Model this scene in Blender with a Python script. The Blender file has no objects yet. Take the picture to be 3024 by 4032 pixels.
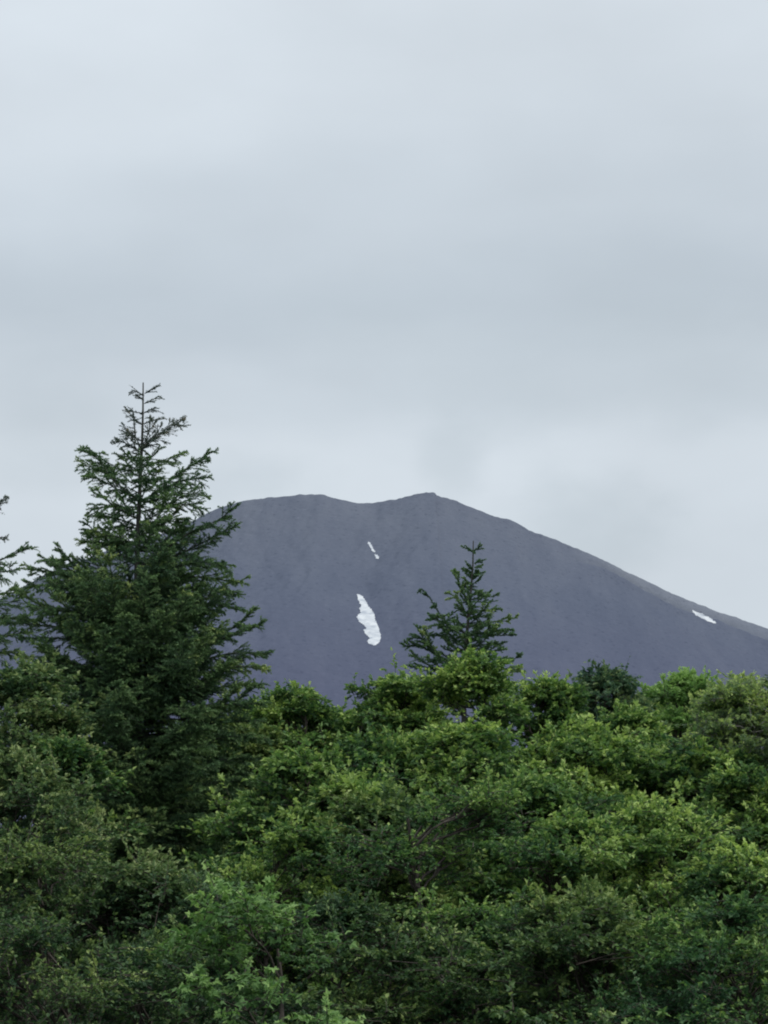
import bpy, math
import numpy as np
from mathutils import Vector

rng = np.random.default_rng(11)
scene = bpy.context.scene
C = scene.collection
TAU = 2 * math.pi

# ------------------------------------------------------------------ camera
W, H = 768, 1024
VFOV = math.radians(22.0)
PITCH = math.radians(11.5)
EYE = np.array([0.0, 0.0, 1.6])
FPX = (H / 2) / math.tan(VFOV / 2)
FWD = np.array([0, math.cos(PITCH), math.sin(PITCH)])
UP = np.array([0, -math.sin(PITCH), math.cos(PITCH)])

def P(px, py, depth):
    """World point seen at photo position (px, py) that stands `depth` metres away over the ground."""
    d = FWD + np.array([1.0, 0, 0]) * (px - W / 2) / FPX + UP * (H / 2 - py) / FPX
    return EYE + d * (depth / d[1])

cam_d = bpy.data.cameras.new('camera')
cam_d.sensor_fit = 'VERTICAL'
cam_d.angle_y = VFOV
cam_d.clip_start = 0.5
cam_d.clip_end = 40000
cam = bpy.data.objects.new('camera', cam_d)
cam.location = EYE
cam.rotation_euler = (math.pi / 2 + PITCH, 0, 0)
C.objects.link(cam)
scene.camera = cam

# ------------------------------------------------------------------ mesh helpers
def make_mesh(name, V, F, mat=None, attrs=None, smooth=False, matidx=None, mats=None):
    """V (n,3); F (m,k) with constant k."""
    V = np.asarray(V, np.float32); F = np.asarray(F, np.int32)
    me = bpy.data.meshes.new(name)
    m, k = F.shape
    me.vertices.add(len(V)); me.vertices.foreach_set('co', V.ravel())
    me.loops.add(m * k); me.loops.foreach_set('vertex_index', F.ravel())
    me.polygons.add(m); me.polygons.foreach_set('loop_start', np.arange(0, m * k, k, dtype=np.int32))
    me.polygons.foreach_set('loop_total', np.full(m, k, dtype=np.int32)) if bpy.app.version < (4, 1, 0) else None
    if smooth:
        me.polygons.foreach_set('use_smooth', np.ones(m, bool))
    else:
        me.polygons.foreach_set('use_smooth', np.zeros(m, bool))
    for a, val in (attrs or {}).items():
        at = me.attributes.new(a, 'FLOAT', 'POINT')
        at.data.foreach_set('value', np.asarray(val, np.float32))
    if mat: me.materials.append(mat)
    me.update(calc_edges=True)
    return me

def link(name, me, parent=None, loc=None):
    o = bpy.data.objects.new(name, me)
    C.objects.link(o)
    if parent is not None: o.parent = parent
    if loc is not None: o.location = loc
    return o

def tag(o, label=None, cat=None, group=None, kind=None):
    if label: o['label'] = label
    if cat: o['category'] = cat
    if group: o['group'] = group
    if kind: o['kind'] = kind
    return o

def unit(a):
    return a / np.maximum(np.linalg.norm(a, axis=-1, keepdims=True), 1e-9)

def frames(D):
    ref = np.where(np.abs(D[..., 2:3]) > 0.95, np.array([1.0, 0, 0]), np.array([0, 0, 1.0]))
    S = unit(np.cross(D, ref)); U = np.cross(S, D)
    return S, U

def tubes(paths, radii, k=5):
    """paths (n,m,3), radii (n,m) -> V, F (quads)."""
    paths = np.asarray(paths, float); n, m, _ = paths.shape
    T = np.empty_like(paths)
    T[:, 1:-1] = paths[:, 2:] - paths[:, :-2]; T[:, 0] = paths[:, 1] - paths[:, 0]; T[:, -1] = paths[:, -1] - paths[:, -2]
    T = unit(T); S, U = frames(T)
    a = np.arange(k) * TAU / k
    V = paths[:, :, None] + radii[:, :, None, None] * (np.cos(a)[:, None] * S[:, :, None] + np.sin(a)[:, None] * U[:, :, None])
    i = np.arange(n)[:, None, None] * m * k; j = np.arange(m - 1)[None, :, None] * k; q = np.arange(k)[None, None, :]
    q2 = (q + 1) % k
    F = np.stack([i + j + q, i + j + q2, i + j + k + q2, i + j + k + q], -1).reshape(-1, 4)
    return V.reshape(-1, 3), F

class MB:
    def __init__(s): s.V = []; s.F = []; s.n = 0; s.A = []
    def add(s, V, F, a=None):
        s.V.append(V); s.F.append(F + s.n); s.n += len(V)
        s.A.append(np.zeros(len(V)) if a is None else a)
    def mesh(s, name, mat, attr='tint', smooth=False):
        return make_mesh(name, np.concatenate(s.V), np.concatenate(s.F), mat, {attr: np.concatenate(s.A)}, smooth)

# ------------------------------------------------------------------ noise
def hash2(ix, iy, seed):
    h = (ix.astype(np.int64) * 374761393 + iy.astype(np.int64) * 668265263 + seed * 974711) & 0x7fffffff
    h = ((h ^ (h >> 13)) * 1274126177) & 0x7fffffff
    return ((h ^ (h >> 16)) & 0xffff) / 65535.0

def vnoise(x, y, seed=0):
    ix = np.floor(x); iy = np.floor(y); fx = x - ix; fy = y - iy
    fx = fx * fx * (3 - 2 * fx); fy = fy * fy * (3 - 2 * fy)
    a = hash2(ix, iy, seed); b = hash2(ix + 1, iy, seed); c = hash2(ix, iy + 1, seed); d = hash2(ix + 1, iy + 1, seed)
    return (a + (b - a) * fx) * (1 - fy) + (c + (d - c) * fx) * fy - 0.5

def fbm(x, y, oct=5, seed=0):
    s = 0; a = 1.0
    for i in range(oct):
        s = s + a * vnoise(x * 2 ** i, y * 2 ** i, seed + i); a *= 0.5
    return s

# ------------------------------------------------------------------ materials
def new_mat(name):
    m = bpy.data.materials.new(name); m.use_nodes = True
    nt = m.node_tree; nt.nodes.clear()
    out = nt.nodes.new('ShaderNodeOutputMaterial')
    return m, nt, out

def N(nt, t, **kw):
    n = nt.nodes.new(t)
    for k, v in kw.items():
        if k in n.inputs: n.inputs[k].default_value = v
        else: setattr(n, k, v)
    return n

def ramp(nt, stops):
    r = nt.nodes.new('ShaderNodeValToRGB'); e = r.color_ramp.elements
    while len(e) < len(stops): e.new(0.5)
    for el, (p, c) in zip(e, stops):
        el.position = p; el.color = (*c, 1)
    return r

def leaf_mat(name, stops, trans=0.25, rough=0.55, spec=0.25):
    m, nt, out = new_mat(name)
    at = N(nt, 'ShaderNodeAttribute'); at.attribute_name = 'tint'
    r = ramp(nt, stops); nt.links.new(at.outputs['Fac'], r.inputs[0])
    p = N(nt, 'ShaderNodeBsdfPrincipled'); p.inputs['Roughness'].default_value = rough
    p.inputs['Specular IOR Level'].default_value = spec
    nt.links.new(r.outputs[0], p.inputs['Base Color'])
    tr = N(nt, 'ShaderNodeBsdfTranslucent')
    hs = N(nt, 'ShaderNodeHueSaturation'); hs.inputs['Saturation'].default_value = 1.15; hs.inputs['Value'].default_value = 1.1
    nt.links.new(r.outputs[0], hs.inputs['Color']); nt.links.new(hs.outputs[0], tr.inputs[0])
    mx = N(nt, 'ShaderNodeMixShader'); mx.inputs[0].default_value = trans
    nt.links.new(p.outputs[0], mx.inputs[1]); nt.links.new(tr.outputs[0], mx.inputs[2])
    nt.links.new(mx.outputs[0], out.inputs[0])
    return m

def pal(k, *cols):
    k *= 1.07
    return [(p_, tuple(min(.8, c * k) for c in q)) for p_, q in zip((0, .42, .76, 1), cols)]
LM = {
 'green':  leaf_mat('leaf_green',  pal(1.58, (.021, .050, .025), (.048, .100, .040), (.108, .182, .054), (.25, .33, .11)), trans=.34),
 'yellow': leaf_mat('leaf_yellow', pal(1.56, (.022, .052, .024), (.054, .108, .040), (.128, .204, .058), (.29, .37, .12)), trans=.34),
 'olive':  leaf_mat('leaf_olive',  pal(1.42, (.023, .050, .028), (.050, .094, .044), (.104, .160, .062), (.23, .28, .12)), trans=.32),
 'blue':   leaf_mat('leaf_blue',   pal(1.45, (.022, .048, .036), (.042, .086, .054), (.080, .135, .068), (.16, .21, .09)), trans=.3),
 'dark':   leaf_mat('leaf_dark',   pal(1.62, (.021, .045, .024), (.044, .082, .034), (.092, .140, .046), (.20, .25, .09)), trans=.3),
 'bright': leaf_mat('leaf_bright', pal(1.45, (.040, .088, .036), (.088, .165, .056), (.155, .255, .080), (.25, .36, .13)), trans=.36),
 'pale':   leaf_mat('leaf_pale_haze',   pal(1.75, (.060, .096, .058), (.098, .148, .078), (.185, .245, .09), (.30, .36, .13)), trans=.36),  # haze over distant trees is mixed into these pale leaf colours
}
NM = leaf_mat('needle_green', pal(2.15, (.023, .046, .027), (.042, .080, .036), (.084, .132, .050), (.18, .22, .08)), trans=.2, rough=.6, spec=.25)
NM_GREY = leaf_mat('needle_grey', pal(1.5, (.035, .052, .046), (.055, .080, .064), (.09, .11, .08), (.22, .15, .10)), trans=.2, rough=.6, spec=.2)

def bark_mat(name, c1, c2):
    m, nt, out = new_mat(name)
    tc = N(nt, 'ShaderNodeTexCoord'); mp = N(nt, 'ShaderNodeMapping'); mp.inputs['Scale'].default_value = (9, 9, 2)
    ns = N(nt, 'ShaderNodeTexNoise'); ns.inputs['Scale'].default_value = 3; ns.inputs['Detail'].default_value = 6
    nt.links.new(tc.outputs['Object'], mp.inputs[0]); nt.links.new(mp.outputs[0], ns.inputs[0])
    r = ramp(nt, [(.3, c1), (.7, c2)]); nt.links.new(ns.outputs[0], r.inputs[0])
    p = N(nt, 'ShaderNodeBsdfPrincipled'); p.inputs['Roughness'].default_value = .9
    nt.links.new(r.outputs[0], p.inputs['Base Color'])
    b = N(nt, 'ShaderNodeBump'); b.inputs['Strength'].default_value = .5; b.inputs['Distance'].default_value = .02
    nt.links.new(ns.outputs[0], b.inputs['Height']); nt.links.new(b.outputs[0], p.inputs['Normal'])
    nt.links.new(p.outputs[0], out.inputs[0]); return m
BARK = bark_mat('bark_brown', (.035, .028, .024), (.095, .078, .066))
BARK_GREY = bark_mat('bark_grey', (.045, .045, .040), (.09, .088, .078))
BARK_PALE = bark_mat('bark_pale', (.12, .115, .11), (.30, .29, .27))

# ------------------------------------------------------------------ mountain
RY = 6000.0
ridge_px = [(-1500, 1130), (-700, 905), (-300, 745), (-120, 660), (0, 598), (22, 587), (40, 577), (62, 566), (76, 559.5), (86, 558.5), (100, 553), (140, 541),
  (170, 531), (185, 525.7), (195, 519.5), (202, 515), (210.5, 511.4), (222, 506.5), (235.8, 502.6), (256, 499.2), (277.9, 496.8), (301, 494.2), (319.4, 494),
  (329, 496), (338, 499), (352, 502), (363, 503.2), (376, 502.2), (393.5, 499.3), (405, 496.2), (416.6, 493.8), (426, 492.4), (433, 491.8), (435.2, 492.6), (436.5, 495.2),
  (447, 498), (463, 503.7), (480, 510.6), (500, 517.8), (510, 519), (523, 526.4), (538, 533.6), (555.5, 538.8), (578, 548.8), (601.8, 559.0), (625, 571),
  (648, 582), (670, 592.5), (694, 602), (718, 611.5), (740.7, 619), (768, 628.6), (900, 680), (1100, 760), (1500, 900), (2300, 1120)]
rp = np.array([P(a, b, RY) for a, b in ridge_px])
inner_px = [(560, 700), (566, 546), (580, 553), (602, 568), (625, 582), (648, 594.5), (671, 606), (694, 615.5), (718, 627), (742, 637), (768, 649), (860, 690)]

def ridge_h(x):
    h = np.interp(x, rp[:, 0], rp[:, 2])
    # smooth slightly for sparse outer points
    return h

def surf(x, y):
    """Height of the mountain at ground position x, y (metres)."""
    x = np.asarray(x, float); y = np.asarray(y, float)
    wob = fbm(x / 420 + 3, y / 420, 3, 5)
    yr = RY
    hr = np.maximum(ridge_h(x), 0)
    y0 = 2300.0
    t = np.clip((y - y0) / (yr - y0), 0, 1)
    front = hr * t ** 1.55
    back = hr - 0.42 * np.maximum(y - yr, 0)
    h = np.where(y <= yr, front, back)
    # valley behind the near shoulder on the right, crest of the far shoulder stays the skyline
    fr = np.clip((x - 420) / 120, 0, 1)
    d = (yr - y)
    gul = -fr * 46 * np.exp(-((d - 105) / 30) ** 2) + fr * 9 * np.exp(-((d - 165) / 30) ** 2)
    edge = np.clip(d / 60, 0, 1)
    rough = fbm(x / 260, y / 700, 5, 21) * 26 * edge * (hr > 1) * np.clip(t * 2, 0, 1)
    gl = np.abs(fbm(x / 95 + wob * 1.5, y / 900, 4, 71))
    rough = rough - (0.35 - gl) * 10 * edge * np.clip(t * 2, 0, 1)
    fine = fbm(x / 14, y / 14, 3, 40) * 3.0 + fbm(x / 45, y / 45, 2, 90) * 2.2
    return np.maximum(h + gul + rough + fine * np.clip(hr / 80, 0, 1), -30)

xs = np.concatenate([np.linspace(-5200, -1000, 90, endpoint=False), np.linspace(-1000, 1000, 620, endpoint=False), np.linspace(1000, 5600, 95)])
ys = np.concatenate([np.linspace(2200, 3800, 60, endpoint=False), np.linspace(3800, 5700, 300, endpoint=False), np.linspace(5700, 6060, 110, endpoint=False), np.linspace(6060, 8800, 60)])
X, Y = np.meshgrid(xs, ys, indexing='ij')
Z = surf(X, Y)
nx, ny = X.shape
i, j = np.meshgrid(np.arange(nx - 1), np.arange(ny - 1), indexing='ij')
F = np.stack([i * ny + j, (i + 1) * ny + j, (i + 1) * ny + j + 1, i * ny + j + 1], -1).reshape(-1, 4)

m, nt, out = new_mat('hazy_volcanic_rock')
tc = N(nt, 'ShaderNodeTexCoord')
def noise(nt, vec, scale, detail=4, rough=.55):
    n = N(nt, 'ShaderNodeTexNoise'); n.inputs['Scale'].default_value = scale; n.inputs['Detail'].default_value = detail
    n.inputs['Roughness'].default_value = rough; nt.links.new(vec, n.inputs['Vector']); return n
mpS = N(nt, 'ShaderNodeMapping'); mpS.inputs['Scale'].default_value = (1, .16, .16); nt.links.new(tc.outputs['Object'], mpS.inputs[0])
n1 = noise(nt, mpS.outputs[0], .012, 6, .65)
n2 = noise(nt, tc.outputs['Object'], .09, 6, .7)
r1 = ramp(nt, [(.30, (.113, .128, .172)), (.5, (.125, .140, .184)), (.70, (.140, .155, .198))])  # blue-grey of the hazy air in between is mixed into the rock colour
nt.links.new(n1.outputs[0], r1.inputs[0])
r2 = ramp(nt, [(.30, (.62, .65, .70)), (.43, (1, 1, 1)), (.58, (1, 1, 1)), (.70, (1.35, 1.32, 1.28))]); nt.links.new(n2.outputs[0], r2.inputs[0])
mul = N(nt, 'ShaderNodeMix', data_type='RGBA', blend_type='MULTIPLY'); mul.inputs[0].default_value = .65
nt.links.new(r1.outputs[0], mul.inputs[6]); nt.links.new(r2.outputs[0], mul.inputs[7])
# the crest is lighter and greyer (height), the foot darker and bluer
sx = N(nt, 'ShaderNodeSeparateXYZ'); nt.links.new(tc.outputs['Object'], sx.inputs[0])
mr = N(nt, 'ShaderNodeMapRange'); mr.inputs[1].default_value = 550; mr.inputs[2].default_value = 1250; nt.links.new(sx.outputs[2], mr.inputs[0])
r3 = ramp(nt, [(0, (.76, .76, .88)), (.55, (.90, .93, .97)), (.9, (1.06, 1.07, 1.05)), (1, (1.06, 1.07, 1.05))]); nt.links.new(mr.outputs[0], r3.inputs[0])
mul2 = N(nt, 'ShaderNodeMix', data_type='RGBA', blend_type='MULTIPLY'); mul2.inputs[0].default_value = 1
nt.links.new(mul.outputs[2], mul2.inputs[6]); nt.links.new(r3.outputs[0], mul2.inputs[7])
# sparse boulders / tufts
vo = N(nt, 'ShaderNodeTexVoronoi'); vo.inputs['Scale'].default_value = .045; nt.links.new(tc.outputs['Object'], vo.inputs['Vector'])
vr = ramp(nt, [(.10, (.5, .52, .58)), (.2, (1, 1, 1))]); nt.links.new(vo.outputs['Distance'], vr.inputs[0])
mul3 = N(nt, 'ShaderNodeMix', data_type='RGBA', blend_type='MULTIPLY'); mul3.inputs[0].default_value = .4
nt.links.new(mul2.outputs[2], mul3.inputs[6]); nt.links.new(vr.outputs[0], mul3.inputs[7])
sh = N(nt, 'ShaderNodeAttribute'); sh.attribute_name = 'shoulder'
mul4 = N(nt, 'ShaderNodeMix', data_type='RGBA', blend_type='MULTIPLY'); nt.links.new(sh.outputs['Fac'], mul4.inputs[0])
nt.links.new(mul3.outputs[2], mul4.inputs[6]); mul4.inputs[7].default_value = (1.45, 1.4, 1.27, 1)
p = N(nt, 'ShaderNodeBsdfPrincipled'); p.inputs['Roughness'].default_value = 1; p.inputs['Specular IOR Level'].default_value = 0
nt.links.new(mul4.outputs[2], p.inputs['Base Color'])
bp = N(nt, 'ShaderNodeBump'); bp.inputs['Strength'].default_value = .4; bp.inputs['Distance'].default_value = 4
nt.links.new(n2.outputs[0], bp.inputs['Height']); nt.links.new(bp.outputs[0], p.inputs['Normal'])
nt.links.new(p.outputs[0], out.inputs[0])
ROCK = m
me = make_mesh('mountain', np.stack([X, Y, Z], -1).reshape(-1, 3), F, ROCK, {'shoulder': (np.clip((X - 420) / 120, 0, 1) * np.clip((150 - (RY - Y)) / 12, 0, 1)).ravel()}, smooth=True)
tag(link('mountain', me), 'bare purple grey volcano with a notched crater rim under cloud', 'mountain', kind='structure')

MX, MY, MZ = xs, ys, Z.copy()
def grid_h(x, y):
    a = np.clip(np.searchsorted(MX, x) - 1, 0, len(MX) - 2); b = np.clip(np.searchsorted(MY, y) - 1, 0, len(MY) - 2)
    fx = (x - MX[a]) / (MX[a + 1] - MX[a]); fy = (y - MY[b]) / (MY[b + 1] - MY[b])
    return (MZ[a, b] * (1 - fx) + MZ[a + 1, b] * fx) * (1 - fy) + (MZ[a, b + 1] * (1 - fx) + MZ[a + 1, b + 1] * fx) * fy

def hit(px, py):
    """Where the line of sight through (px, py) meets the mountain."""
    px = np.atleast_1d(np.asarray(px, float)); py = np.atleast_1d(np.asarray(py, float))
    D = FWD[None] + np.array([[1.0, 0, 0]]) * (px[:, None] - W / 2) / FPX + UP[None] * (H / 2 - py[:, None]) / FPX
    D = D / D[:, 1:2]
    ds = np.arange(3500, 6100, 3.0)
    Q = EYE + D[:, None] * ds[None, :, None]
    below = Q[..., 2] < surf(Q[..., 0], Q[..., 1])
    k = np.argmax(below, 1)
    return Q[np.arange(len(px)), k]

m, nt, out = new_mat('snow')
tc = N(nt, 'ShaderNodeTexCoord'); n1 = noise(nt, tc.outputs['Object'], .05, 4)
r1 = ramp(nt, [(.35, (.42, .46, .52)), (.62, (.68, .71, .74))]); nt.links.new(n1.outputs[0], r1.inputs[0])
p = N(nt, 'ShaderNodeBsdfPrincipled'); p.inputs['Roughness'].default_value = .7; nt.links.new(r1.outputs[0], p.inputs['Base Color'])
nt.links.new(p.outputs[0], out.inputs[0]); SNOW = m

def snow(outline, label, res, conv):
    pts = np.array([conv(*q) for q in outline])
    # outline onto the slope, then fill on a ground grid
    # densify + roughen
    dens = []
    for a, b in zip(pts, np.roll(pts, -1, 0)):
        for t in np.linspace(0, 1, 5, endpoint=False):
            q = a + (b - a) * t
            dens.append(q + rng.normal(0, .32, 2) * (t > 0))
    dens = np.array(dens)
    G = hit(dens[:, 0], dens[:, 1])[:, :2]
    lo = G.min(0); hi = G.max(0)
    gx = np.arange(lo[0] - res, hi[0] + res, res); gy = np.arange(lo[1] - res, hi[1] + res, res * 1.5)
    XX, YY = np.meshgrid(gx, gy, indexing='ij')
    cx = (XX[:-1, :-1] + XX[1:, 1:]) / 2; cy = (YY[:-1, :-1] + YY[1:, 1:]) / 2
    ins = np.zeros(cx.shape, bool)
    for (x1, y1), (x2, y2) in zip(G, np.roll(G, -1, 0)):
        c = ((y1 > cy) != (y2 > cy)) & (cx < (x2 - x1) * (cy - y1) / (y2 - y1 + 1e-12) + x1)
        ins ^= c
    ii, jj = np.nonzero(ins); n2_ = XX.shape[1]
    Fq = np.stack([ii * n2_ + jj, (ii + 1) * n2_ + jj, (ii + 1) * n2_ + jj + 1, ii * n2_ + jj + 1], -1)
    # terrain mesh is coarser than surf(): stand clear of it
    Zs = grid_h(XX, YY)
    V = np.stack([XX, YY, Zs + .45], -1).reshape(-1, 3)
    u, inv = np.unique(Fq, return_inverse=True)
    V = V[u]; org = V.mean(0); org[2] = V[:, 2].min()
    me = make_mesh('snow_patch', V - org, inv.reshape(Fq.shape), SNOW, smooth=True)
    tag(link('snow_patch', me, loc=org), label, 'snow patch', 'snow patches left on the volcano')

cv = lambda x, y: ((1000 + x / .8197) / 3.9375, (1850 + y / .8197) / 3.9375)
snow([(332, 403), (341, 404), (350, 408), (362, 425), (367, 437), (374, 447), (385, 460), (390, 472), (391, 486), (398, 500), (403, 512), (408, 530), (409, 548), (401, 562), (387, 568), (371, 562),
      (364, 555), (374, 546), (362, 532), (352, 517), (364, 513), (351, 499), (338, 489), (331, 475), (345, 462), (340, 448), (346, 440), (338, 424)],
     'largest white snow patch, a long jagged strip in the middle of the volcano slope', 1.2, cv)
snow([(367, 234), (376, 236), (383, 250), (391, 264), (386, 267), (379, 258), (372, 246)], 'thin white snow streak below the notch of the crater rim', 1.0, cv)
snow([(389, 275), (398, 274), (403, 281), (402, 289), (394, 288)], 'tiny white snow spot just beneath the thin upper snow streak', 1.0, cv)
snow([(1414, 456), (1440, 464), (1475, 481), (1496, 498), (1482, 497), (1450, 483), (1424, 469)], 'slanting white snow strip on the right shoulder of the volcano', 1.2, cv)

# ------------------------------------------------------------------ ground
gx = np.concatenate([np.linspace(-20000, -200, 24, endpoint=False), np.linspace(-200, 200, 60, endpoint=False), np.linspace(200, 20000, 24)])
gy = np.concatenate([np.linspace(-3000, -100, 6, endpoint=False), np.linspace(-100, 250, 60, endpoint=False), np.linspace(250, 20000, 30)])
X, Y = np.meshgrid(gx, gy, indexing='ij')
Z = fbm(X / 30, Y / 30, 3, 9) * .35 * (np.hypot(X, Y) < 300)
nx, ny = X.shape
i, j = np.meshgrid(np.arange(nx - 1), np.arange(ny - 1), indexing='ij')
F = np.stack([i * ny + j, (i + 1) * ny + j, (i + 1) * ny + j + 1, i * ny + j + 1], -1).reshape(-1, 4)
m, nt, out = new_mat('meadow_ground')
tc = N(nt, 'ShaderNodeTexCoord'); n1 = noise(nt, tc.outputs['Object'], .6, 8, .7)
r1 = ramp(nt, [(.3, (.025, .038, .018)), (.55, (.045, .070, .028)), (.75, (.08, .085, .05))]); nt.links.new(n1.outputs[0], r1.inputs[0])
p = N(nt, 'ShaderNodeBsdfPrincipled'); p.inputs['Roughness'].default_value = 1; nt.links.new(r1.outputs[0], p.inputs['Base Color'])
nt.links.new(p.outputs[0], out.inputs[0])
tag(link('ground', make_mesh('ground', np.stack([X, Y, Z], -1).reshape(-1, 3), F, m, smooth=True)), 'flat dark green meadow ground under the trees', 'ground', kind='structure')

# ------------------------------------------------------------------ broadleaf trees
def leaf_geo(Pp, D, Nn, L, Wd):
    """diamond leaves folded on the midrib: Pp,D,Nn (n,3); L,Wd (n,) -> V(n*4), F tris"""
    S = unit(np.cross(D, Nn)); Nn = np.cross(S, D)
    L = L[:, None]; Wd = Wd[:, None]
    a = Pp
    b = Pp + D * L * .42 + S * Wd * .5 + Nn * Wd * .18
    c = Pp + D * L - Nn * L * .12
    d = Pp + D * L * .42 - S * Wd * .5 + Nn * Wd * .18
    V = np.stack([a, b, c, d], 1).reshape(-1, 3)
    k = np.arange(len(Pp))[:, None] * 4
    F = np.concatenate([k + np.array([[0, 1, 2]]), k + np.array([[0, 2, 3]])])
    return V, F

def lobed_geo(Pp, D, Nn, L, Wd):
    """three-lobed leaves for the near foliage"""
    S = unit(np.cross(D, Nn)); Nn = np.cross(S, D)
    prof = np.array([[0, 0, 0], [.02, .42, .02], [.30, .62, -.04], [.36, .26, .05], [1.0, 0, -.16], [.36, -.26, .05], [.30, -.62, -.04], [.02, -.42, .02]])
    V = Pp[:, None] + D[:, None] * (prof[None, :, 0:1] * L[:, None, None]) + S[:, None] * (prof[None, :, 1:2] * Wd[:, None, None] * .85) + Nn[:, None] * (prof[None, :, 2:3] * L[:, None, None])
    k = np.arange(len(Pp))[:, None] * 8
    T = [[0, 1, 3], [1, 2, 3], [0, 3, 4], [0, 4, 5], [0, 5, 7], [5, 6, 7]]
    F = np.concatenate([k + np.array([t]) for t in T])
    return V.reshape(-1, 3), F

def broadleaf(px, top, hw, depth, mat, label, name='broadleaf_tree', nspray=110, leaf=.10, rs=(.35, .75), flat=.16, tier=.62, bias=0.0,
              bottom=None, lobed=False, group='broadleaf trees in front of the volcano', cat='tree', pale=False, nt_=9, nl=13, upright=0., limb=1., shape=1.6, wide=1.85):
    tp = P(px, top, depth)
    R = hw * depth / FPX
    X0, Y0 = tp[0], tp[1]
    zt = tp[2]; zb = bottom if bottom is not None else max(.5, zt * .12)
    Hc = zt - zb
    root = bpy.data.objects.new(name, None); C.objects.link(root); root.location = (X0, Y0, 0)
    # trunk leans a little and forks
    lean = rng.normal(0, .25, 2)
    tz = np.linspace(0, zt - .5, 9); tt = tz / zt
    tx = lean[0] * tt ** 2 * 1.5 + .12 * np.sin(tt * 7 + rng.uniform(0, 6)); ty = lean[1] * tt ** 2 * 1.5 + .12 * np.sin(tt * 6 + rng.uniform(0, 6))
    tpath = np.stack([tx, ty, tz], -1); tpath[0, 2] = -.3
    tr = (.03 + .010 * zt) * (1 - .92 * tt) * min(limb, 1.3)
    # boughs: each a layered sheet of sprays; the crown is a dome over a rounded column
    R *= wide; leaf = leaf * rng.uniform(.88, 1.15)
    if depth < 39:
        leaf *= .74 * max(depth, 28) / 36 if not lobed else .62; nl = int(nl * 1.6); flat *= 1.2
    dome = min(R * 1.35, Hc * .6)
    area = TAU * R * (Hc - dome) + TAU * R * dome
    nb_ = int(min(nspray, 130) / 100 * area / .60)
    q_ = rng.uniform(0, 1, nb_)
    cut = (Hc - dome) / Hc
    # height, denser where it is seen
    t = np.where(rng.random(nb_) < .42, cut + (1 - cut) * rng.uniform(0, 1, nb_) ** .8, cut * rng.uniform(0, 1, nb_) ** .8)
    t = .5 * t + .5 * np.clip(np.round(t * Hc / .55 + rng.normal(0, .15, nb_)) * .55 / Hc, 0, 1)
    ph = rng.uniform(0, TAU, nb_)
    p1, p2, p3 = rng.uniform(0, 6, 3)
    lob = 1 + .24 * np.sin(ph * 2 + p1 + t * 3) + .18 * np.sin(ph * 3 + t * 7 + p2) + .10 * np.sin(ph * 5 - t * 11 + p3)
    env = np.where(t > cut, np.sqrt(np.clip(1 - ((t - cut) / (1 - cut)) ** shape, 0.0, 1)), .86 + .14 * t / cut)
    br = R * env * lob * rng.uniform(.50, 1.16, nb_)
    bz = zb + t * Hc + .10 * np.sin(ph * 4 + p3)
    ns_ = 5
    fr_ = np.array([1.0, .78, .55, .86, .92])[None] + rng.normal(0, .07, (nb_, ns_))
    lat = rng.normal(0, .26, (nb_, ns_)) * np.array([.4, 1, 1, 1.7, 1.9])
    rad = (br[:, None] * fr_)
    lat = lat * np.minimum(1, br[:, None])
    cz = bz[:, None] - .08 * rad - .06 * np.abs(lat) + rng.normal(0, .075, (nb_, ns_))
    X_ = np.cos(ph)[:, None] * rad - np.sin(ph)[:, None] * lat
    Y_ = np.sin(ph)[:, None] * rad + np.cos(ph)[:, None] * lat
    Cn = np.stack([X_, Y_, cz], -1).reshape(-1, 3)
    n = len(Cn)
    t = np.repeat(t, ns_); ph = np.arctan2(Cn[:, 1], Cn[:, 0]); rad = np.hypot(Cn[:, 0], Cn[:, 1])
    bt_ = np.repeat(rng.normal(0, .10, nb_), ns_)
    # a few upright leading sprays give the skyline its sprigs
    for k_ in range(9):
        Cn[k_] = [rng.normal(0, .4 * R) * (k_ > 0), rng.normal(0, .3 * R) * (k_ > 0), zt - rng.uniform(.1, .35) - .45 * (k_ > 1) * rng.random()]; rad[k_] = .1
    z = Cn[:, 2] = np.minimum(Cn[:, 2], zt - .12)
    Rs = rng.uniform(rs[0], rs[1], n) * (1 - .3 * t) * .85
    out_dir = np.stack([np.cos(ph), np.sin(ph), np.zeros(n)], -1)
    # limbs: one per bough out of the trunk, short side branches from it to each spray
    hd = np.stack([np.cos(np.arctan2(Y_[:, 0], X_[:, 0])) * br * .8, np.sin(np.arctan2(Y_[:, 0], X_[:, 0])) * br * .8, np.minimum(bz - .1 * br, zt - .3)], -1)
    lz = np.clip(hd[:, 2] - .2 - br * rng.uniform(.35, .8, nb_), max(zt * .12, zb - .5), zt - .5)
    base = np.stack([np.interp(lz, tz, tx), np.interp(lz, tz, ty), lz], -1)
    u = np.linspace(0, 1, 7)[None, :, None]
    mid = base * .5 + hd * .5 + np.array([0, 0, .14]) * br[:, None] + rng.normal(0, .12, (nb_, 3))
    lp = (1 - u) ** 2 * base[:, None] + 2 * u * (1 - u) * mid[:, None] + u ** 2 * hd[:, None]
    lp[:, 1:-1] += rng.normal(0, .035, (nb_, 5, 3)) * np.minimum(1, br)[:, None, None]
    lr = (.010 + .010 * br[:, None]) * limb * (1 - .78 * u[:, :, 0])
    mb = MB()
    V, F = tubes(tpath[None], tr[None], 8); mb.add(V, F)
    V, F = tubes(lp, lr, 5); mb.add(V, F)
    own = np.repeat(np.arange(nb_), ns_)
    st_ = lp[own, rng.integers(3, 6, n)]
    mm = st_ * .5 + Cn * .5 + np.array([0, 0, .05]) + rng.normal(0, .03, (n, 3))
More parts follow.
